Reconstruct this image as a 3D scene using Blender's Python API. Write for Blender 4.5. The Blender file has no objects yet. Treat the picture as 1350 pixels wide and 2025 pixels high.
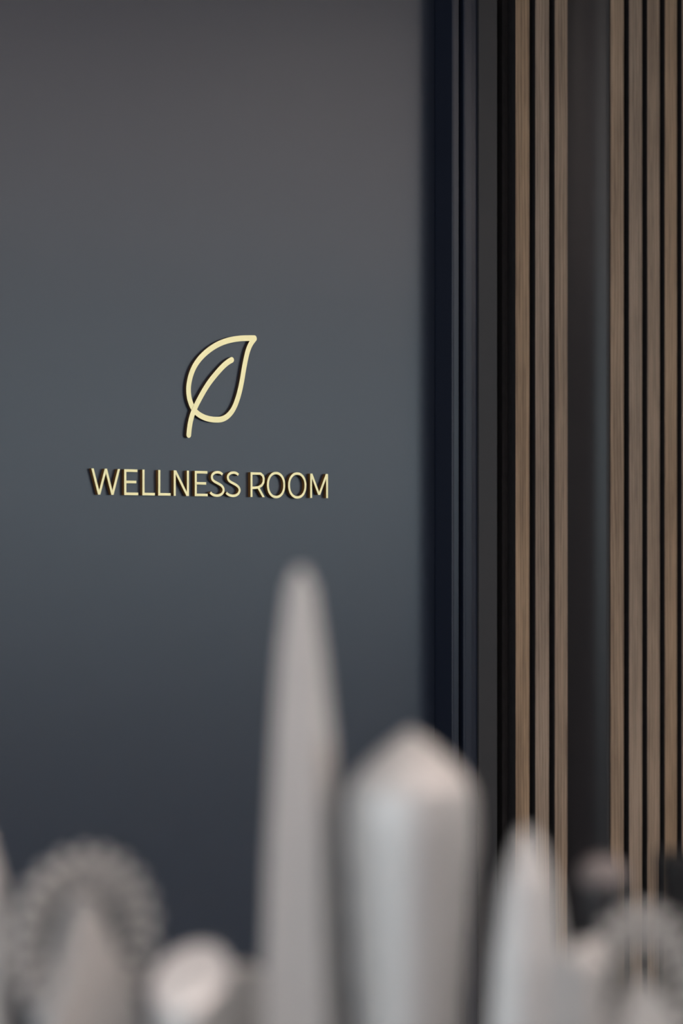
import bpy, bmesh, math, random
from mathutils import Vector, Matrix
random.seed(7)
PI = math.pi
scene = bpy.context.scene
col = scene.collection

# ------------------------------------------------------------ camera
TH = math.radians(41.0)             # the wall plane is turned 41 degrees to the lens
F_PX, HOR = 4803.0, 1070.0          # focal length in pixels (85 mm), horizon row
CAM_Z, DIST = 1.25, 4.0
FW = Vector((math.sin(TH), math.cos(TH), 0)); RT = Vector((math.cos(TH), -math.sin(TH), 0)); UP = Vector((0, 0, 1))
CAM = Vector((0, 0, CAM_Z)) - FW * DIST - RT * ((413 - 675) / F_PX * DIST)
cd = bpy.data.cameras.new('camera'); cam = bpy.data.objects.new('camera', cd); col.objects.link(cam)
cam.location = CAM; cam.rotation_euler = (PI / 2, 0, -TH)
cd.sensor_fit = 'HORIZONTAL'; cd.sensor_width = 24.0; cd.lens = F_PX / 1350 * 24
cd.shift_y = (HOR - 1012.5) / 1350
cd.clip_start = 0.05
cd.dof.use_dof = True; cd.dof.focus_distance = 4.02; cd.dof.aperture_fstop = 3.0
scene.camera = cam

# ------------------------------------------------------------ world, lights, exposure
w = bpy.data.worlds.new('world'); scene.world = w; w.use_nodes = True
w.node_tree.nodes['Background'].inputs[0].default_value = (0.62, 0.74, 1.0, 1)
w.node_tree.nodes['Background'].inputs[1].default_value = 0.6
scene.view_settings.view_transform = 'Standard'; scene.view_settings.look = 'None'
scene.view_settings.gamma = 1.0; scene.view_settings.use_curve_mapping = False
scene.view_settings.exposure = 0.0

def area(name, loc, rot, sx, sy, power, color):
    l = bpy.data.lights.new(name, 'AREA'); l.shape = 'RECTANGLE'; l.size = sx; l.size_y = sy
    l.energy = power; l.color = color
    o = bpy.data.objects.new(name, l); col.objects.link(o); o.location = loc; o.rotation_euler = rot
    return o
# room: x from XL to XR, y from YB (behind the camera) to 0 (the wall with the door)
XL, XR, YB, CEIL = -5.2, 9.5, -7.0, 2.75
# daylight standing in the window openings of the rear wall and of the left wall
area('daylight_rear', (5.6, YB - 0.12, 1.75), (PI / 2, 0, 0), 6.6, 1.5, 107, (0.75, 0.94, 1.0))
area('daylight_left', (XL - 0.12, -3.7, 1.55), (PI / 2, 0, -PI / 2), 5.8, 1.9, 145, (0.88, 0.94, 1.0))
for k, (x, y) in enumerate([(x, y) for y in (-2.3, -4.7) for x in (-4.4, -2.2, 0.0, 2.2, 4.4, 6.6)]):
    l = bpy.data.lights.new('downlight', 'AREA'); l.shape = 'SQUARE'; l.size = 0.6; l.energy = 5; l.color = (1.0, 0.89, 0.78)
    o = bpy.data.objects.new('downlight', l); col.objects.link(o); o.location = (x, y, CEIL - 0.012)

# two added, unseen lights that brighten the ceiling mirrored in the door's upper part
ADDED_UPL = [(-2.5, 8.5, -3.3), (-2.5, 8.5, -5.3)]
for x0, x1, y in ADDED_UPL:
    area('added_uplight', ((x0 + x1) / 2, y, 2.345), (PI, 0, 0), x1 - x0, 0.07, 175, (1.0, 0.92, 0.885))
# ------------------------------------------------------------ pixel <-> place
def ray(px, py=HOR):
    return FW + RT * ((px - 675) / F_PX) + UP * ((HOR - py) / F_PX)
def on_plane(px, py=HOR, y=0.0):                 # where the ray meets the plane y = const (parallel to the wall)
    d = ray(px, py); return CAM + d * ((y - CAM.y) / d.y)
def X(px, y=0.0): return on_plane(px, HOR, y).x
def y_at(px, x):                                 # y where the ray crosses x = const
    d = ray(px); return (CAM + d * ((x - CAM.x) / d.x)).y
def at(px, py, depth): return CAM + ray(px, py) * depth

# ------------------------------------------------------------ materials
def mat(name):
    m = bpy.data.materials.new(name); m.use_nodes = True
    return m, m.node_tree.nodes, m.node_tree.links, m.node_tree.nodes['Principled BSDF']
def simple(name, c, rough=0.5, metal=0.0, spec=0.5, coat=0.0, noise=0.0, nscale=20.0, stretch=(1, 1, 1), bump=0.0, aniso=None):
    m, N, L, b = mat(name)
    b.inputs['Base Color'].default_value = (*c, 1); b.inputs['Roughness'].default_value = rough
    b.inputs['Metallic'].default_value = metal; b.inputs['Specular IOR Level'].default_value = spec
    b.inputs['Coat Weight'].default_value = coat
    if noise or bump:
        tc = N.new('ShaderNodeTexCoord'); mp = N.new('ShaderNodeMapping'); mp.inputs['Scale'].default_value = stretch
        nz = N.new('ShaderNodeTexNoise'); nz.inputs['Scale'].default_value = nscale; nz.inputs['Detail'].default_value = 6
        L.new(tc.outputs['Object'], mp.inputs['Vector']); L.new(mp.outputs[0], nz.inputs['Vector'])
        if noise:
            mx = N.new('ShaderNodeMix'); mx.data_type = 'RGBA'
            mx.inputs['A'].default_value = (*[v * (1 - noise) for v in c], 1); mx.inputs['B'].default_value = (*[min(1, v * (1 + noise)) for v in c], 1)
            L.new(nz.outputs['Fac'], mx.inputs['Factor']); L.new(mx.outputs['Result'], b.inputs['Base Color'])
        if bump:
            bp = N.new('ShaderNodeBump'); bp.inputs['Strength'].default_value = bump; bp.inputs['Distance'].default_value = 0.001
            L.new(nz.outputs['Fac'], bp.inputs['Height']); L.new(bp.outputs[0], b.inputs['Normal'])
    return m
M = {}
M['door'] = simple('door_paint', (0.012, 0.0185, 0.034), 0.34, spec=0.60, noise=0.06, nscale=7, bump=0.02)
M['frame'] = simple('frame_paint', (0.010, 0.014, 0.026), 0.33, spec=0.28)
M['grey_trim'] = simple('grey_metal_trim', (0.024, 0.024, 0.026), 0.5, spec=0.22)
M['rubber'] = simple('black_rubber', (0.006, 0.006, 0.007), 0.7, spec=0.2)
M['felt'] = simple('black_felt', (0.018, 0.017, 0.018), 0.95, spec=0.1, noise=0.5, nscale=300, stretch=(1, 1, 0.15))
M['recess'] = simple('recess_lacquer', (0.011, 0.011, 0.013), 0.34, spec=0.28)
M['gold'] = simple('brushed_brass', (0.80, 0.69, 0.38), 0.42, metal=0.85, noise=0.05, nscale=60)
M['return'] = simple('brown_return', (0.26, 0.125, 0.03), 0.4, metal=0.6)
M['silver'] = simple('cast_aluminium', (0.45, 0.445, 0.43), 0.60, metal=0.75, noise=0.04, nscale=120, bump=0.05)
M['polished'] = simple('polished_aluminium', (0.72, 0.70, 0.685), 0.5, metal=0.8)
M['dark_gloss'] = simple('black_glazed', (0.010, 0.010, 0.012), 0.35)
M['matt_black'] = simple('matt_black', (0.008, 0.009, 0.010), 0.6, spec=0.25)
M['stone_lid'] = simple('grey_stone', (0.16, 0.14, 0.135), 0.5, noise=0.2, nscale=60)
M['wall'] = simple('white_wall_paint', (0.62, 0.60, 0.57), 0.8, noise=0.03, nscale=4)
M['side_wall'] = simple('taupe_wall_paint', (0.36, 0.32, 0.29), 0.8, noise=0.03, nscale=4)
M['ceiling'] = simple('ceiling_paint', (0.78, 0.70, 0.68), 0.9, noise=0.02, nscale=3)
M['table'] = simple('table_lacquer', (0.07, 0.065, 0.06), 0.4, noise=0.1, nscale=20)
M['window_frame'] = simple('window_metal', (0.03, 0.03, 0.033), 0.4)

def floor_mat():
    m, N, L, b = mat('dark_oak_floor')
    tc = N.new('ShaderNodeTexCoord'); mp = N.new('ShaderNodeMapping'); mp.inputs['Scale'].default_value = (1, 8, 1)
    nz = N.new('ShaderNodeTexNoise'); nz.inputs['Scale'].default_value = 3; nz.inputs['Detail'].default_value = 8
    cr = N.new('ShaderNodeValToRGB'); cr.color_ramp.elements[0].color = (0.022, 0.017, 0.014, 1); cr.color_ramp.elements[1].color = (0.06, 0.045, 0.034, 1)
    L.new(tc.outputs['Object'], mp.inputs[0]); L.new(mp.outputs[0], nz.inputs[0]); L.new(nz.outputs[0], cr.inputs[0]); L.new(cr.outputs[0], b.inputs['Base Color'])
    b.inputs['Roughness'].default_value = 0.5
    return m
M['floor'] = floor_mat()

def wood_mat(name='smoked_oak_veneer', k=1.0):
    m, N, L, b = mat(name)
    tc = N.new('ShaderNodeTexCoord'); oi = N.new('ShaderNodeObjectInfo')
    off = N.new('ShaderNodeVectorMath'); off.operation = 'SCALE'; off.inputs[0].default_value = (3.1, 1.7, 9.3)
    L.new(oi.outputs['Random'], off.inputs['Scale'])
    ad = N.new('ShaderNodeVectorMath'); L.new(tc.outputs['Object'], ad.inputs[0]); L.new(off.outputs[0], ad.inputs[1])
    def noise(scale, st, det=5, rough=0.6, dist=0.0):
        mp = N.new('ShaderNodeMapping'); mp.inputs['Scale'].default_value = st
        nz = N.new('ShaderNodeTexNoise'); nz.inputs['Scale'].default_value = scale; nz.inputs['Detail'].default_value = det
        nz.inputs['Roughness'].default_value = rough; nz.inputs['Distortion'].default_value = dist
        L.new(ad.outputs[0], mp.inputs[0]); L.new(mp.outputs[0], nz.inputs[0]); return nz
    fine = noise(420, (1, 1, 0.035), 4)           # pores along the grain
    mid = noise(60, (1, 1, 0.05), 4, 0.55, 0.4)   # streaks
    big = noise(2.6, (1, 1, 1), 2)                # tone along the board
    # cathedral lines: rings warped by a slow noise
    mp = N.new('ShaderNodeMapping'); mp.inputs['Scale'].default_value = (1, 1, 0.10)
    mp.inputs['Rotation'].default_value = (0, math.radians(3), 0)
    wv = N.new('ShaderNodeTexWave'); wv.wave_type = 'BANDS'; wv.bands_direction = 'X'
    wv.inputs['Scale'].default_value = 42; wv.inputs['Distortion'].default_value = 9; wv.inputs['Detail'].default_value = 2
    wv.inputs['Detail Scale'].default_value = 0.35
    L.new(ad.outputs[0], mp.inputs[0]); L.new(mp.outputs[0], wv.inputs[0])
    cr = N.new('ShaderNodeValToRGB'); e = cr.color_ramp.elements
    e[0].position = 0.46; e[0].color = (0.128 * k, 0.090 * k, 0.060 * k, 1)
    e[1].position = 0.74; e[1].color = (0.295 * k, 0.217 * k, 0.150 * k, 1)
    def mth(op, a, bb):
        n = N.new('ShaderNodeMath'); n.operation = op
        for i, v in enumerate((a, bb)):
            if isinstance(v, (int, float)): n.inputs[i].default_value = v
            else: L.new(v, n.inputs[i])
        return n.outputs[0]
    s = mth('ADD', mth('MULTIPLY', fine.outputs['Fac'], 0.42), mth('MULTIPLY', mid.outputs['Fac'], 0.40))
    s = mth('ADD', s, mth('MULTIPLY', big.outputs['Fac'], 0.26))
    s = mth('ADD', s, mth('MULTIPLY', wv.outputs['Fac'], 0.12))
    L.new(s, cr.inputs[0])
    hs = N.new('ShaderNodeHueSaturation'); L.new(cr.outputs[0], hs.inputs['Color'])
    L.new(mth('ADD', mth('MULTIPLY', oi.outputs['Random'], 0.35), 0.80), hs.inputs['Saturation'])
    L.new(mth('ADD', mth('MULTIPLY', oi.outputs['Random'], 0.16), 0.92), hs.inputs['Value'])
    L.new(hs.outputs[0], b.inputs['Base Color'])
    bp = N.new('ShaderNodeBump'); bp.inputs['Strength'].default_value = 0.15; bp.inputs['Distance'].default_value = 0.0006
    L.new(fine.outputs['Fac'], bp.inputs['Height']); L.new(bp.outputs[0], b.inputs['Normal'])
    b.inputs['Roughness'].default_value = 0.6; b.inputs['Specular IOR Level'].default_value = 0.3
    return m
M['wood'] = wood_mat()

# ------------------------------------------------------------ mesh helpers
def obj(name, bm, m, parent=None, smooth=False, loc=None):
    bmesh.ops.recalc_face_normals(bm, faces=bm.faces)
    me = bpy.data.meshes.new(name); bm.to_mesh(me); bm.free()
    ms = m if isinstance(m, (list, tuple)) else [m]
    for x in ms: me.materials.append(x)
    if smooth:
        for p in me.polygons: p.use_smooth = True
        me.set_sharp_from_angle(angle=math.radians(35))
    o = bpy.data.objects.new(name, me); col.objects.link(o)
    if parent: o.parent = parent
    if loc is not None: o.location = loc
    return o
def empty(name, loc, rz=0.0):
    o = bpy.data.objects.new(name, None); col.objects.link(o); o.location = loc; o.rotation_euler = (0, 0, rz)
    o.empty_display_size = 0.05
    return o
def tag(o, label=None, cat=None, group=None, kind=None):
    if label: o['label'] = label
    if cat: o['category'] = cat
    if group: o['group'] = group
    if kind: o['kind'] = kind
    return o
def add_box(bm, x0, x1, y0, y1, z0, z1, mi=0):
    vs = [bm.verts.new((x, y, z)) for z in (z0, z1) for x, y in ((x0, y0), (x1, y0), (x1, y1), (x0, y1))]
    fs = []
    for q in ((0, 1, 2, 3), (4, 5, 6, 7), (0, 1, 5, 4), (1, 2, 6, 5), (2, 3, 7, 6), (3, 0, 4, 7)):
        f = bm.faces.new([vs[i] for i in q]); f.material_index = mi; fs.append(f)
    return fs
def box(name, x0, x1, y0, y1, z0, z1, m, parent=None, bevel=0.0):
    bm = bmesh.new(); add_box(bm, x0, x1, y0, y1, z0, z1)
    if bevel: bmesh.ops.bevel(bm, geom=bm.edges[:], offset=bevel, segments=2, affect='EDGES', profile=0.5)
    return obj(name, bm, m, parent)
def prism_xy(pts, z0, z1):                        # closed outline in plan, extruded upwards
    bm = bmesh.new()
    a = [bm.verts.new((x, y, z0)) for x, y in pts]; b = [bm.verts.new((x, y, z1)) for x, y in pts]
    n = len(pts)
    for i in range(n): bm.faces.new((a[i], a[(i + 1) % n], b[(i + 1) % n], b[i]))
    bm.faces.new(a[::-1]); bm.faces.new(b)
    return bm
def prism_xz(bm, pts, y0, y1):                    # closed outline on the wall, extruded outwards
    a = [bm.verts.new((x, y0, z)) for x, z in pts]; b = [bm.verts.new((x, y1, z)) for x, z in pts]
    n = len(pts)
    for i in range(n): bm.faces.new((a[i], a[(i + 1) % n], b[(i + 1) % n], b[i]))
    f1 = bm.faces.new(a[::-1]); f2 = bm.faces.new(b)
    bmesh.ops.triangulate(bm, faces=[f1, f2])
def stroke(bm, pts, wd_, y, yb=-0.0001, caps=False, taper=0.0):
    """a flat bar of constant width following pts on the wall, mitred at its bends, round ends if caps; y front, yb back"""
    V = [Vector(p) for p in pts]; n = len(V); F, B = [], []
    for i in range(n):
        d0 = (V[i] - V[i - 1]).normalized() if i > 0 else (V[1] - V[0]).normalized()
        d1 = (V[i + 1] - V[i]).normalized() if i < n - 1 else d0
        t = (d0 + d1).normalized(); nn = Vector((-t.y, t.x)); c = max(0.2, nn.dot(Vector((-d0.y, d0.x))))
        yy = y + taper * i / (n - 1)
        a, b = V[i] + nn * wd_ / 2 / c, V[i] - nn * wd_ / 2 / c
        F.append((bm.verts.new((a.x, yy, a.y)), bm.verts.new((b.x, yy, b.y)))); B.append((bm.verts.new((a.x, yb, a.y)), bm.verts.new((b.x, yb, b.y))))
    for i in range(n - 1):
        bm.faces.new((F[i][0], F[i + 1][0], F[i + 1][1], F[i][1])); bm.faces.new((B[i][0], B[i][1], B[i + 1][1], B[i + 1][0]))
        bm.faces.new((F[i][0], B[i][0], B[i + 1][0], F[i + 1][0])); bm.faces.new((F[i][1], F[i + 1][1], B[i + 1][1], B[i][1]))
    for i, sg in ((0, 1), (n - 1, -1)):
        if not caps:
            bm.faces.new((F[i][0], F[i][1], B[i][1], B[i][0])); continue
        d = (V[0] - V[1]).normalized() if i == 0 else (V[-1] - V[-2]).normalized()
        a0 = V[i].to_3d(); s0 = Vector((F[i][0].co.x, F[i][0].co.z)) - V[i]
        fa, ba = [F[i][0]], [B[i][0]]
        for k in range(1, 10):
            v = V[i] + s0 * math.cos(PI * k / 10) + d * math.sin(PI * k / 10) * wd_ / 2
            fa.append(bm.verts.new((v.x, F[i][0].co.y, v.y))); ba.append(bm.verts.new((v.x, yb, v.y)))
        fa.append(F[i][1]); ba.append(B[i][1])
        bm.faces.new(fa); bm.faces.new(ba[::-1])
        for k in range(10): bm.faces.new((fa[k], ba[k], ba[k + 1], fa[k + 1]))
def smooth_curve(pts, sub=6):                     # Catmull-Rom through the points
    P = [Vector(p) for p in pts]; P = [P[0] * 2 - P[1]] + P + [P[-1] * 2 - P[-2]]; out = []
    for i in range(1, len(P) - 2):
        for k in range(sub):
            t = k / sub; a, b, c, d = P[i - 1], P[i], P[i + 1], P[i + 2]
            out.append(0.5 * ((2 * b) + (c - a) * t + (2 * a - 5 * b + 4 * c - d) * t * t + (3 * b - a - 3 * c + d) * t ** 3))
    out.append(P[-2]); return out
def lathe(prof, n=48):                            # (r, z) pairs
    bm = bmesh.new(); rings = []
    for r, z in prof:
        if r < 1e-5: rings.append([bm.verts.new((0, 0, z))])
        else: rings.append([bm.verts.new((r * math.cos(2 * PI * k / n), r * math.sin(2 * PI * k / n), z)) for k in range(n)])
    for a, b in zip(rings, rings[1:]):
        for k in range(n):
            k2 = (k + 1) % n
            if len(a) == 1 and len(b) > 1: bm.faces.new((a[0], b[k2], b[k]))
            elif len(b) == 1 and len(a) > 1: bm.faces.new((a[k], a[k2], b[0]))
            elif len(a) > 1: bm.faces.new((a[k], a[k2], b[k2], b[k]))
    for rg, rev in ((rings[0], True), (rings[-1], False)):
        if len(rg) > 1: bm.faces.new(rg[::-1] if rev else rg)
    return bm

# ============================================================ THE SETTING
def struct(o, label=None):
    o['kind'] = 'structure'
    if label: o['label'] = label
    return o
struct(box('floor', XL, XR, YB, 1.2, -0.1, 0, M['floor']))
struct(box('ceiling', XL, XR, YB, 1.2, CEIL, CEIL + 0.1, M['ceiling']))
def wall_with_hole(name, axis, at0, thick, u0, u1, holes, m):
    """axis 'x': wall runs along x at y=at0; 'y': runs along y at x=at0. holes (a,b,z0,z1) side by side"""
    bm = bmesh.new()
    def b(a, c, z0, z1):
        if axis == 'x': add_box(bm, a, c, at0, at0 + thick, z0, z1)
        else: add_box(bm, at0, at0 + thick, a, c, z0, z1)
    u = u0
    for (a, c, z0, z1) in holes:
        b(u, a, 0, CEIL); b(a, c, 0, z0); b(a, c, z1, CEIL); u = c
    b(u, u1, 0, CEIL)
    return struct(obj(name, bm, m))
RW = (2.2, 8.8, 1.0, 2.5); LW = (-6.6, -0.8, 0.6, 2.5)
wall_with_hole('wall_rear', 'x', YB, -0.1, XL, XR, [RW], M['side_wall'])
wall_with_hole('wall_left', 'y', XL, -0.1, YB, 1.2, [LW], M['side_wall'])
struct(box('wall_right', XR, XR + 0.1, YB, 1.2, 0, CEIL, M['side_wall']))
def window(name, axis, plane, a, b, z0, z1, nm):
    r = empty(name, (0, 0, 0)); struct(r)
    def bx(nm_, u0, u1, p0, p1, za, zb):
        if axis == 'x': box(nm_, u0, u1, plane + p0, plane + p1, za, zb, M['window_frame'], r)
        else: box(nm_, plane + p0, plane + p1, u0, u1, za, zb, M['window_frame'], r)
    t = 0.05
    bx('window_frame', a, a + t, -0.08, -0.02, z0, z1); bx('window_frame', b - t, b, -0.08, -0.02, z0, z1)
    bx('window_frame', a + t, b - t, -0.08, -0.02, z0, z0 + t); bx('window_frame', a + t, b - t, -0.08, -0.02, z1 - t, z1)
    for k in range(1, nm):
        u = a + (b - a) * k / nm; bx('mullion', u - t / 2, u + t / 2, -0.08, -0.02, z0 + t, z1 - t)
window('window_1', 'x', YB, *RW, 4); window('window_2', 'y', XL, *LW, 3)

for x0, x1, y in ADDED_UPL:  # bodies of the added ceiling-wash lights, out of view
    r = empty('added_uplight_body', (x0, y, 2.28)); tag(r, 'added unseen ceiling-wash light ' + ('nearer the slat wall' if y > -4 else 'nearer the rear windows'), 'lamp')
    box('added_housing', 0, x1 - x0, -0.045, 0.045, 0, 0.06, M['window_frame'], r)
    for k in range(4):
        u = 0.4 + (x1 - x0 - 0.8) * k / 3; box('added_rod', u - 0.004, u + 0.004, -0.048, -0.040, 0.06, CEIL - 2.28, M['window_frame'], r)
# door leaf: from far left of the picture to its edge at pixel 860
XD = X(860, 0.0)
DL = XD - 1.25
dr = empty('door_1', (XD, 0, 0)); struct(dr, 'slate grey painted door leaf carrying the gold leaf sign')
box('door_leaf', -1.25, -0.0005, 0.0, 0.045, 0.006, 2.30, M['door'], dr, bevel=0.0012)
hb = box('lever_rose', -1.20, -1.15, -0.008, 0.0, 1.0, 1.05, M['matt_black'], dr)
bm = bmesh.new(); add_box(bm, -1.182, -1.168, -0.055, -0.008, 1.018, 1.032); add_box(bm, -1.182, -1.06, -0.058, -0.044, 1.018, 1.032)
obj('door_lever', bm, M['matt_black'], hb)
struct(box('door_2', DL - 1.6, DL - 0.004, 0.0, 0.045, 0.006, 2.30, M['door']), 'fixed slate grey panel left of the door')
ZT = 2.30
# frame moulding right of the leaf, one vertical extrusion: plan outline
t1 = -y_at(895, XD)                                # how far it stands proud
xb1 = X(907, -t1); xb2 = X(917, -t1 + 0.001); xb3 = X(945.5, -t1)
r = 0.004
prof = [(XD, 0.06), (XD, -t1 + r)]
prof += [(XD + r - r * math.cos(a), -t1 + r - r * math.sin(a)) for a in (PI / 8, PI / 4, 3 * PI / 8)]
prof += [(XD + r, -t1), (xb1 - 0.001, -t1), (xb1, -t1 + 0.001), (xb1, -t1 + 0.014), (xb2, -t1 + 0.014), (xb2, -t1 + 0.003), (xb2 + 0.0012, -t1 + 0.0006), (xb2 + 0.004, -t1 - 0.0002), (xb2 + 0.018, -t1 + 0.0006), (xb3, -t1 + 0.003), (xb3, 0.06)]
struct(obj('trim_1', prism_xy(prof, 0, ZT), M['frame']), 'dark navy moulded door frame beside the slate door')
# grey cover strip
xg1 = X(982, -t1)
struct(box('trim_2', xb3 + 0.0002, xg1, -t1 - 0.001, 0.06, 0, ZT, M['grey_trim'], bevel=0.0008), 'flat charcoal cover strip between the door frame and the slats')
# wall behind everything
struct(box('wall_front', XD, XR, 0.06, 0.16, 0, CEIL, M['matt_black']))
struct(box('trim_3', XL, XD + 0.25, -0.005, 0.16, ZT + 0.005, CEIL, M['grey_trim']), 'charcoal fascia above the door')
struct(box('wall_front_left', XL, DL - 1.6, 0.0, 0.1, 0, ZT + 0.005, M['wall']))
struct(box('baseboard_left', XL, XL + 0.015, YB, -0.02, 0, 0.1, M['wall']))

# slat panels ------------------------------------------------
YS = -0.045           # plane of the slat faces
YK = -0.024           # plane of the felt
SL_H = CEIL
def slat_mesh(wd, chamfer=0.0):
    bm = bmesh.new(); c = 0.0006
    if chamfer: pts = [(0, YK), (0, YS + 0.004), (chamfer, YS), (wd - c, YS), (wd, YS + c), (wd, YK)]
    else: pts = [(0, YK), (0, YS + c), (c, YS), (wd - c, YS), (wd, YS + c), (wd, YK)]
    bm = prism_xy(pts, 0.0, SL_H)
    bmesh.ops.recalc_face_normals(bm, faces=bm.faces)
    for f in bm.faces:
        f.material_index = 0 if f.normal.y < -0.55 else 1
    me = bpy.data.meshes.new('slat'); bm.to_mesh(me); bm.free()
    me.materials.append(M['wood']); me.materials.append(M['felt'])
    return me
def slat_panel(label, spans, x_left, x_right, end_chamfer=False):
    r = empty('slat_panel', (x_left, 0, 0)); tag(r, label, 'wall panel')
    box('backing_board', 0, x_right - x_left, YK, 0.0595, 0, SL_H, M['felt'], r)
    me0 = None
    for i, (a, b) in enumerate(spans):
        xa, xb = X(a, YS), X(b, YS)
        me = slat_mesh(xb - xa, 0.011 if (end_chamfer and i == 0) else 0.0)
        o = bpy.data.objects.new('slat', me); col.objects.link(o); o.parent = r; o.location = (xa - x_left, 0, 0)
    return r
sp1 = [(1019.6, 1046.8), (1058.6, 1085.6), (1097.0, 1122.0)]
x1l, x1r = X(993, YK), X(1122, YS)
slat_panel('narrow panel of three smoked oak slats on black felt beside the door frame', sp1, x1l, x1r)
sp2 = [(1209.6, 1233.2), (1244.0, 1269.6), (1280.0, 1304.2), (1314.6, 1338.2), (1348.2, 1371.4), (1381.2, 1404), (1413.6, 1436), (1445, 1467), (1476, 1497.5), (1506.5, 1528)]
x2l, x2r = X(1208.5, YS), X(1530, YS)
slat_panel('wide panel of smoked oak slats right of the dark recess', sp2, x2l, x2r, True)
# recess between them: lacquered back panel and a slim jamb strip on its right
YR = 0.030
xa_, xb_ = x1r + 0.004, X(1199, -0.040)
pts = [(xa_ + (xb_ - xa_) * k / 14, -0.040 + 0.066 * (1 - k / 14) ** 1.9) for k in range(15)]
bmr = prism_xy(pts + [(xb_, 0.0595), (xa_, 0.0595)], 0, CEIL)
o = obj('trim_4', bmr, M['recess'], None, True); struct(o, 'charcoal lacquered curved panel set between the slat panels')
struct(box('trim_5', xb_ + 0.0003, x2l - 0.0003, -0.0402, 0.0595, 0, CEIL, M['grey_trim'], bevel=0.0006), 'slim charcoal strip left of the wide slat panel')
zl = on_plane(1160, -14, YS).z
struct(box('trim_7', x1r + 0.001, x2l - 0.001, YS + 0.004, YS + 0.012, zl, zl + 0.12, M['matt_black']), 'black slab added above view to shade the top of the recess')  # slab added out of view so soft shade falls on the recess top

# ============================================================ THE SIGN
GT = 0.0065
M['return_dark'] = simple('dark_brown_return', (0.10, 0.055, 0.025), 0.45, metal=0.5)
def brown_sides(o):                                    # side faces get a darker, browner material than the front
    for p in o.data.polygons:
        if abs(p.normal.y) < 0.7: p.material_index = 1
def wpt(px, py, y=-GT):
    p = on_plane(px, py, y); return (p.x, p.z)
def leaf_pt(q, y): return wpt(330 + q[0] / 6.4286, 640 + q[1] / 6.4286, y)
outline = [(1112, 184), (1030, 184), (960, 186), (880, 194), (800, 209), (722, 232), (650, 263), (582, 302), (520, 347), (462, 398), (410, 455), (365, 518), (330, 585), (303, 660), (285, 735), (276, 800), (275, 860), (282, 930), (297, 990), (320, 1050), (352, 1105), (400, 1150), (465, 1188), (540, 1212), (620, 1221), (700, 1214), (765, 1180), (822, 1120), (862, 1050), (893, 970), (920, 880), (943, 780), (960, 690), (978, 580), (998, 475), (1022, 370), (1052, 285), (1085, 228), (1115, 190)]
vein = [(822, 461), (780, 485), (725, 530), (665, 592), (600, 668), (535, 752), (478, 840), (430, 925), (385, 1010), (350, 1085), (320, 1165), (298, 1250), (284, 1340), (277, 1415)]
LY = -0.0055
SW = 0.0095
cx, cz = leaf_pt((600, 800), LY)
lf = empty('leaf_emblem', (cx, 0, cz)); tag(lf, 'gold metal outline of a leaf above the lettering on the door', 'sign')
for nm, pts, yy in (('leaf_outline', outline, LY), ('leaf_vein', vein, LY - 0.0003)):
    q = [leaf_pt(p, LY) for p in pts]; q = [(x - cx, z - cz) for x, z in q]
    q = [tuple(v) for v in smooth_curve(q, 4)]
    bm = bmesh.new(); stroke(bm, q, SW, yy, caps=True, taper=0.0002)
    obj(nm, bm, [M['gold'], M['return_dark']], lf); brown_sides(lf.children[-1])

ZB = on_plane(197, 978.2, -GT).z; ZC = on_plane(182, 926.2, -GT).z; CAP = ZC - ZB
LW_ = 0.0042
def lx(px): return X(px, -GT)
def letter(ch, px0, strokes, label):
    """strokes: lists of (pixel x, height in caps)"""
    x0 = lx(px0); o = empty('letter', (x0, 0, ZB)); bpy.data.objects.remove(o)
    bm = bmesh.new()
    for s in strokes:
        pts = [(lx(p) - x0, t * CAP) for p, t in s['p']]
        if s.get('curve'): pts = [tuple(v) for v in smooth_curve(pts, 5)]
        if s.get('closed'):
            n = len(pts); V = [Vector(p) for p in pts]; ring = []
            for i in range(n):
                t = (V[(i + 1) % n] - V[i - 1]).normalized(); nn = Vector((-t.y, t.x))
                ring.append((V[i] + nn * LW_ / 2, V[i] - nn * LW_ / 2))
            vv = [[bm.verts.new((a.x, y, a.y)) for a in pr for y in (-GT, -0.0001)] for pr in ring]
            for i in range(n):
                A, B = vv[i], vv[(i + 1) % n]
                bm.faces.new((A[0], B[0], B[2], A[2])); bm.faces.new((A[1], A[3], B[3], B[1]))
                bm.faces.new((A[0], A[1], B[1], B[0])); bm.faces.new((A[2], B[2], B[3], A[3]))
        else:
            if s.get('diag'):                      # ends cut level
                (ax, az), (bx, bz) = pts; ln = math.hypot(bx - ax, bz - az); hw_ = LW_ / 2 * ln / abs(bz - az)
                prism_xz(bm, [(ax - hw_, az), (ax + hw_, az), (bx + hw_, bz), (bx - hw_, bz)], -GT - 0.00004 * strokes.index(s), -0.0001)
            else: stroke(bm, pts, LW_, -GT - 0.00004 * strokes.index(s))
    o = obj('letter', bm, [M['gold'], M['return']], loc=(x0, 0, ZB)); brown_sides(o); tag(o, label, 'letter', 'letters of the door sign')
    return o
h = LW_ / 2 / CAP      # half stroke in caps
def bar(a, b, t): return dict(p=[(a, t), (b, t)])
def diag(a, ta, b, tb): return dict(p=[(a, ta), (b, tb)], diag=True)
def stem(p): return dict(p=[(p, 0), (p, 1)])
def E(p, e1, e2, e3): return [stem(p), bar(p, e1, 1 - h), bar(p, e2, 0.51), bar(p, e3, h)]
def Lt(p, e): return [stem(p), bar(p, e, h)]
def oval(a, b):
    pts = []
    for k in range(40):
        an = 2 * PI * k / 40; c, s = math.cos(an), math.sin(an)
        pts.append(((a + b) / 2 + (b - a) / 2 * math.copysign(abs(c) ** 0.94, c), 0.5 + 0.488 * math.copysign(abs(s) ** 0.94, s)))
    return [dict(p=pts, closed=True)]
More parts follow.
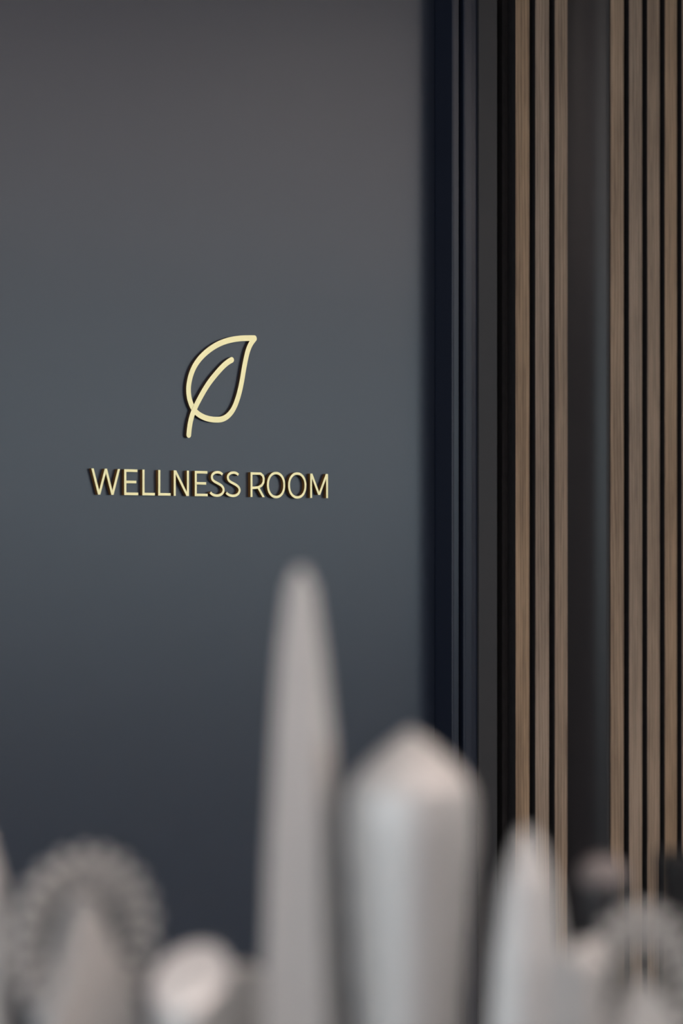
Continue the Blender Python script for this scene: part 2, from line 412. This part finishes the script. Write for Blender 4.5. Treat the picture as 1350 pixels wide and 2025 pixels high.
def S(dx):
    p = [(439.8, .88), (435.5, .945), (430.5, .965), (425.0, .945), (420.5, .88), (418.8, .79), (419.8, .68), (423.5, .60), (430, .53), (436.5, .455), (440.8, .36), (442.0, .25), (440.0, .14), (435.5, .065), (430, .035), (423.5, .05), (418.5, .10), (415.8, .16)]
    return [dict(p=[(a + dx, t) for a, t in p], curve=True)]
letter('W', 182, [diag(182.9, 1, 196.0, 0), diag(209.3, 1, 196.0, 0), diag(209.3, 1, 222.2, 0), diag(235.0, 1, 222.2, 0)], 'gold letter W, first letter of WELLNESS on the door')
letter('E', 247, E(247.6, 271.6, 269.4, 273.2), 'gold letter E right after the W of WELLNESS')
letter('L', 283, Lt(283.6, 306.2), 'gold letter L, the first L in WELLNESS')
letter('L', 314, Lt(314.8, 337.4), 'gold letter L, the second L in WELLNESS, beside the N')
letter('N', 345, [stem(345.4), diag(345.9, 1, 370.9, 0), stem(371.4)], 'gold letter N in the middle of WELLNESS')
letter('E', 387, E(387.0, 410.0, 407.4, 410.6), 'gold letter E between the N and the first S of WELLNESS')
letter('S', 416, S(0.0), 'gold letter S, the first S in WELLNESS')
letter('S', 447, S(31.6), 'gold letter S that ends WELLNESS, before the gap')
letter('R', 497, [stem(497.1), dict(p=[(497.1, 1 - h), (509, 1 - h), (515, .95), (519.5, .87), (521.3, .76), (520.8, .60), (517.5, .48), (511.5, .40), (505, .375), (497.1, .37)]), diag(510.5, .39, 520.9, 0.0)], 'gold letter R, first letter of ROOM on the door')
letter('O', 530, oval(529.6, 561.9), 'gold letter O, the first O in ROOM, after the R')
letter('O', 571, oval(571.4, 603.8), 'gold letter O, the second O in ROOM, before the M')
letter('M', 614, [stem(615.0), diag(615.4, 1, 630.8, .13), diag(646.0, 1, 630.8, .13), stem(646.4)], 'gold letter M, last letter of ROOM on the door')

# ============================================================ TABLE AND THE SILVER SKYLINE FIGURES
TABLE_DROP = 0.34
TZ = CAM_Z - TABLE_DROP
tc = CAM + FW * 1.36 ; tc.z = 0
R_T = 0.29
tb = empty('side_table', (tc.x, tc.y, 0)); tag(tb, 'dark round side table carrying the silver skyline figures', 'table')
obj('table_top', lathe([(0, TZ - 0.025), (R_T - 0.004, TZ - 0.025), (R_T, TZ - 0.02), (R_T, TZ - 0.004), (R_T - 0.004, TZ), (0, TZ)], 64), M['table'], tb, True)
obj('pedestal', lathe([(0, 0.02), (0.03, 0.02), (0.025, TZ - 0.025), (0, TZ - 0.025)], 24), M['matt_black'], tb, True)
obj('base', lathe([(0, 0), (0.19, 0), (0.19, 0.012), (0.17, 0.02), (0, 0.02)], 48), M['matt_black'], tb, True)

D0 = 1.35
def spot(px, depth=D0):
    p = at(px, HOR, depth); return Vector((p.x, p.y, TZ))
def hz(py, depth=D0): return (HOR - py) / F_PX * depth + TABLE_DROP      # height above the table of a row
def wd(px, depth=D0): return px / F_PX * depth
ROT = -TH            # figures' local +x = right in the picture, +y = away

def loft(levels, n=4, rot=0.0, sq=1.0):                 # levels (z, cx, hw[, depth hw])
    bm = bmesh.new(); rings = []
    for lv in levels:
        z, c, a = lv[:3]; b = (lv[3] if len(lv) > 3 else a) * sq
        rings.append([bm.verts.new((c + a * math.cos(rot + 2 * PI * k / n), b * math.sin(rot + 2 * PI * k / n), z)) for k in range(n)])
    for A, B in zip(rings, rings[1:]):
        for k in range(n): bm.faces.new((A[k], A[(k + 1) % n], B[(k + 1) % n], B[k]))
    bm.faces.new(rings[0][::-1]); bm.faces.new(rings[-1])
    return bm

def shard(levels):                                # irregular five-sided section, one broad face and one narrow turned away
    sec = [(-1, -.45), (.42, -.2), (1, .5), (0.1, 1), (-.9, .3)]
    bm = bmesh.new(); rings = [[bm.verts.new((c + a * x, a * y, z)) for x, y in sec] for z, c, a in levels]
    for A, B in zip(rings, rings[1:]):
        for k in range(5): bm.faces.new((A[k], A[(k + 1) % 5], B[(k + 1) % 5], B[k]))
    bm.faces.new(rings[0][::-1]); bm.faces.new(rings[-1]); return bm
# 1 the tall glass-shard tower: four tapering faces split by open seams
t = empty('tower_figure', spot(604), ROT); tag(t, 'tallest silver figure, a slender tapering spire tower', 'figurine', 'silver skyline figures on the table')
def sh(py, l, r_): return (hz(py), wd((l + r_) / 2 - 604), wd((r_ - l) / 2) )
lv = [sh(2340, 506, 702), sh(2025, 520, 690), sh(1700, 530, 673), sh(1485, 541, 660), sh(1300, 552, 641), sh(1152, 570, 620)]
obj('shaft', shard([(max(a, 0.006), b, c) for a, b, c in lv]), M['silver'], t)
bm = shard([(hz(1152), wd(-9), wd(19)), (hz(1125), wd(-9), wd(11))]); obj('spire_tip', bm, M['silver'], t)
obj('plinth', loft([(0, 0, 0.036), (0.006, 0, 0.036)], 4, math.radians(24)), M['silver'], t)

# 2 the rounded bullet tower
t = empty('rounded_tower_figure', spot(812), ROT); tag(t, 'wide silver figure of a rounded bullet-shaped tower, second tallest', 'figurine', 'silver skyline figures on the table')
pr = [(80, 2340), (92, 2200), (103, 2025), (112, 1900), (121, 1750), (127, 1650), (127, 1600), (122, 1560)]
pr = [(wd(a), hz(b)) for a, b in pr]; pr[0] = (pr[0][0], 0.0)
obj('shaft', lathe([(0, 0)] + pr + [(0, pr[-1][1])], 64), M['silver'], t, True)
cap = [(122, 1559), (107, 1533), (87, 1509), (63, 1487), (38, 1467), (15, 1450), (0, 1442)]
obj('dome_cap', lathe([(0, hz(1559))] + [(wd(a), hz(b)) for a, b in cap], 64), M['silver'], t, True)
# raised diagonal lattice
bm = bmesh.new()
def rad_at(z):
    P = pr + [(wd(a), hz(b)) for a, b in cap]
    for (r0, z0), (r1, z1) in zip(P, P[1:]):
        if z0 <= z <= z1 and z1 > z0: return r0 + (r1 - r0) * (z - z0) / (z1 - z0)
    return P[0][0]
zz = [0.004 + i * (hz(1545) - 0.004) / 24 for i in range(25)]
for s in (-1, 1):
    for k in range(12):
        prev = None
        for i, z in enumerate(zz):
            a = 2 * PI * k / 12 + s * i * 0.13; rr = rad_at(z) + 0.0007; da = 0.0011 / rr
            cur = [bm.verts.new((rr * math.cos(a + q), rr * math.sin(a + q), z)) for q in (-da, da)] + [bm.verts.new(((rr - 0.0012) * math.cos(a + q), (rr - 0.0012) * math.sin(a + q), z)) for q in (da, -da)]
            if prev:
                for q in range(4): bm.faces.new((prev[q], prev[(q + 1) % 4], cur[(q + 1) % 4], cur[q]))
            prev = cur
lt = obj('lattice', bm, M['silver'], t); lt['kind'] = 'stuff'

# 3 + 4 pointed towers
def pointed(px, top, k, label, depth=D0):
    t = empty('pointed_tower_figure', spot(px, depth), ROT); tag(t, label, 'figurine', 'silver skyline figures on the table')
    prof = [(0, 12), (45, 32), (110, 55), (260, 77), (400, 88)]
    L_ = [(hz(top + dy, depth), 0, wd(a * k, depth)) for dy, a in prof] + [(0.005, 0, wd(94 * k, depth))]
    obj('shaft', loft(L_[::-1], 8, math.radians(32)), M['silver'], t, False)
    obj('plinth', loft([(0, 0, wd(100 * k, depth)), (0.005, 0, wd(100 * k, depth))], 8, math.radians(32)), M['silver'], t)
pointed(1042, 1640, 1.0, 'pointed silver obelisk tower figure right of the rounded tower')
pointed(-38, 1640, 0.86, 'silver pointed tower cut by the left edge of the picture')

# 5 observation wheels
def torus(R, r_, n=64, m_=8, x=1):
    bm = bmesh.new(); rings = []
    for i in range(n):
        a = 2 * PI * i / n; rings.append([bm.verts.new(((R + r_ * math.cos(2 * PI * j / m_)) * math.cos(a), r_ * math.sin(2 * PI * j / m_), (R + r_ * math.cos(2 * PI * j / m_)) * math.sin(a))) for j in range(m_)])
    for i in range(n):
        A, B = rings[i], rings[(i + 1) % n]
        for j in range(m_): bm.faces.new((A[j], A[(j + 1) % m_], B[(j + 1) % m_], B[j]))
    return bm
def wheel(px, cy, R_px, apex, label, depth=D0, hub_dx=0):
    hub = hz(cy, depth); R = wd(R_px, depth)
    base = spot(px, depth)
    t = empty('observation_wheel_figure', base, 0.0); tag(t, label, 'figurine', 'silver skyline figures on the table')   # wheel plane lies parallel to the wall
    def part(nm, bm, par=t, sm=False):
        bmesh.ops.translate(bm, verts=bm.verts, vec=(0, 0, hub)); return obj(nm, bm, M['silver'], par, sm)
    rim = part('outer_rim', torus(R * 0.955, R * 0.045), t, True)
    part('inner_rim', torus(R * 0.60, R * 0.03), t, True)
    nb = 22; me = None
    for k in range(nb):
        a = 2 * PI * k / nb
        if me is None:
            bm = bmesh.new(); y = R * 0.04
            add_box(bm, R * 0.59, R * 0.94, -y, y, -R * 0.055, R * 0.055); me_o = obj('rim_truss', bm, M['silver'], t); me = me_o.data; o = me_o
        else:
            o = bpy.data.objects.new('rim_truss', me); col.objects.link(o); o.parent = t
        o.location = (0, 0, hub); o.rotation_euler = (0, -a, 0)
    me = None
    for k in range(nb):
        a = 2 * PI * (k + 0.5) / nb
        if me is None:
            bm = bmesh.new(); bmesh.ops.create_uvsphere(bm, u_segments=10, v_segments=6, radius=1.0)
            bmesh.ops.scale(bm, verts=bm.verts, vec=(R * 0.07, R * 0.08, R * 0.075)); bmesh.ops.translate(bm, verts=bm.verts, vec=(R * 1.03, 0, 0))
            o = obj('capsule', bm, M['silver'], t, True); me = o.data
        else:
            o = bpy.data.objects.new('capsule', me); col.objects.link(o); o.parent = t
        o.location = (0, 0, hub); o.rotation_euler = (0, -a, 0)
    me = None
    for k in range(14):
        a = 2 * PI * k / 14
        if me is None:
            bm = bmesh.new(); add_box(bm, R * 0.08, R * 0.65, -R * .012, R * .012, -R * 0.012, R * 0.012); o = obj('spoke', bm, M['silver'], t); me = o.data
        else:
            o = bpy.data.objects.new('spoke', me); col.objects.link(o); o.parent = t
        o.location = (0, 0, hub); o.rotation_euler = (0, -a, 0)
    bm = lathe([(0, -R * .12), (R * .1, -R * .12), (R * .1, R * .12), (0, R * .12)], 20); bmesh.ops.rotate(bm, verts=bm.verts, matrix=Matrix.Rotation(PI / 2, 3, 'X')); part('hub', bm, t, True)
    # broad pylon in front of the wheel
    top = hz(apex, depth); bm = bmesh.new(); yy = -R * 0.13
    pts = [(-R * .06, top), (R * .06, top), (R * .32, hub - R * .12), (R * .62, hub - R * 0.85), (R * 0.62, 0.006), (-R * 0.70, 0.006), (-R * .62, hub - R * 0.85), (-R * .32, hub - R * .12)]
    prism_xz(bm, pts, yy, -yy)
    for v in bm.verts:
        if v.co.y < 0: v.co.y -= (top - v.co.z) * 0.12
    obj('pylon', bm, M['silver'], t)
    box('plinth', -R * .74, R * .62, -R * .62, R * .2, 0, 0.006, M['silver'], t)
wheel(166, 1856, 166, 1772, 'silver observation wheel figure at the left, its rim clear of the other figures')
wheel(1262, 1966, 166, 1945, 'silver observation wheel figure at the right, lower in the picture', 1.37)

# 6 the slant-topped drum
def slant_drum(px, label):
    t = empty('slant_top_figure', spot(px, 1.33), ROT); tag(t, label, 'figurine', 'silver skyline figures on the table')
    n = 48; r_ = wd(76, 1.33); zc = hz(1935, 1.33)
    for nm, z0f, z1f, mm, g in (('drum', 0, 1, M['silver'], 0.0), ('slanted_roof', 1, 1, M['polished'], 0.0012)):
        bm = bmesh.new(); lo, hi = [], []
        for k in range(n):
            a = 2 * PI * k / n; x, y = r_ * math.cos(a), r_ * math.sin(a)
            z = zc + y * 0.66 + x * 0.22
            if nm == 'drum': lo.append(bm.verts.new((x * .94, y * .94, 0))); hi.append(bm.verts.new((x, y, z - 0.0001)))
            else: lo.append(bm.verts.new((x * 1.02, y * 1.02, z))); hi.append(bm.verts.new((x * .99, y * .99, z + g)))
        for k in range(n): bm.faces.new((lo[k], lo[(k + 1) % n], hi[(k + 1) % n], hi[k]))
        bm.faces.new(lo[::-1]); bm.faces.new(hi)
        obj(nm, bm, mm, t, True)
slant_drum(376, 'short silver drum figure with a bright slanted top, left of the tallest tower')
# 7 low houses
def house(px0, px1, top, eave, depth, label):
    t = empty('house_figure', spot((px0 + px1) / 2, depth), ROT + 0.6); tag(t, label, 'figurine', 'silver skyline figures on the table')
    a = wd((px1 - px0) / 2, depth); d = a * 0.8
    box('walls', -a, a, -d, d, 0, hz(eave, depth), M['silver'], t, bevel=0.0008)
    bm = bmesh.new(); z0, z1 = hz(eave, depth), hz(top, depth)
    v = [bm.verts.new(p) for p in ((-a * 1.03, -d * 1.05, z0), (a * 1.03, -d * 1.05, z0), (a * 1.03, d * 1.05, z0), (-a * 1.03, d * 1.05, z0), (-a * .25, 0, z1), (a * .25, 0, z1))]
    for q in ((0, 1, 5, 4), (1, 2, 5), (2, 3, 4, 5), (3, 0, 4), (3, 2, 1, 0)): bm.faces.new([v[i] for i in q])
    obj('roof', bm, M['silver'], t)
house(446, 512, 1905, 1918, 1.45, 'low silver building figure between the slant-topped drum and the tallest tower')
house(1112, 1192, 1862, 1898, 1.27, 'low silver building figure in front, right of the obelisk tower')

# ============================================================ DARK OBJECTS BEHIND THE FIGURES
dj = 1.50
p = spot(1190, dj); j = empty('lidded_jar', p); tag(j, 'small black round jar with a grey domed lid behind the figures at right', 'jar')
rj = wd(50, dj)
obj('jar_body', lathe([(0, 0), (rj * .9, 0), (rj, 0.004), (rj, hz(1745, dj) - 0.003), (rj * .96, hz(1745, dj)), (0, hz(1745, dj))], 40), M['dark_gloss'], j, True)
zt = hz(1745, dj)
obj('jar_lid', lathe([(0, zt + .0001), (rj * .97, zt + .0001), (rj * .98, zt + .005), (rj * .8, zt + .011), (rj * .4, zt + .0155), (0, zt + .017)], 40), M['stone_lid'], j, True)
db = 1.56
p = spot(1352, db); b_ = empty('black_box', p, ROT); tag(b_, 'plain black box at the right edge, behind the wheel figure', 'box')
hb_ = hz(1688, db); a = wd(48, db)
box('box_body', -a, a, -0.02, 0.02, 0, hb_ - 0.02, M['matt_black'], b_, bevel=0.0015)
box('box_lid', -a - .0006, a + .0006, -0.0206, 0.0206, hb_ - 0.0198, hb_, M['matt_black'], b_, bevel=0.0012)
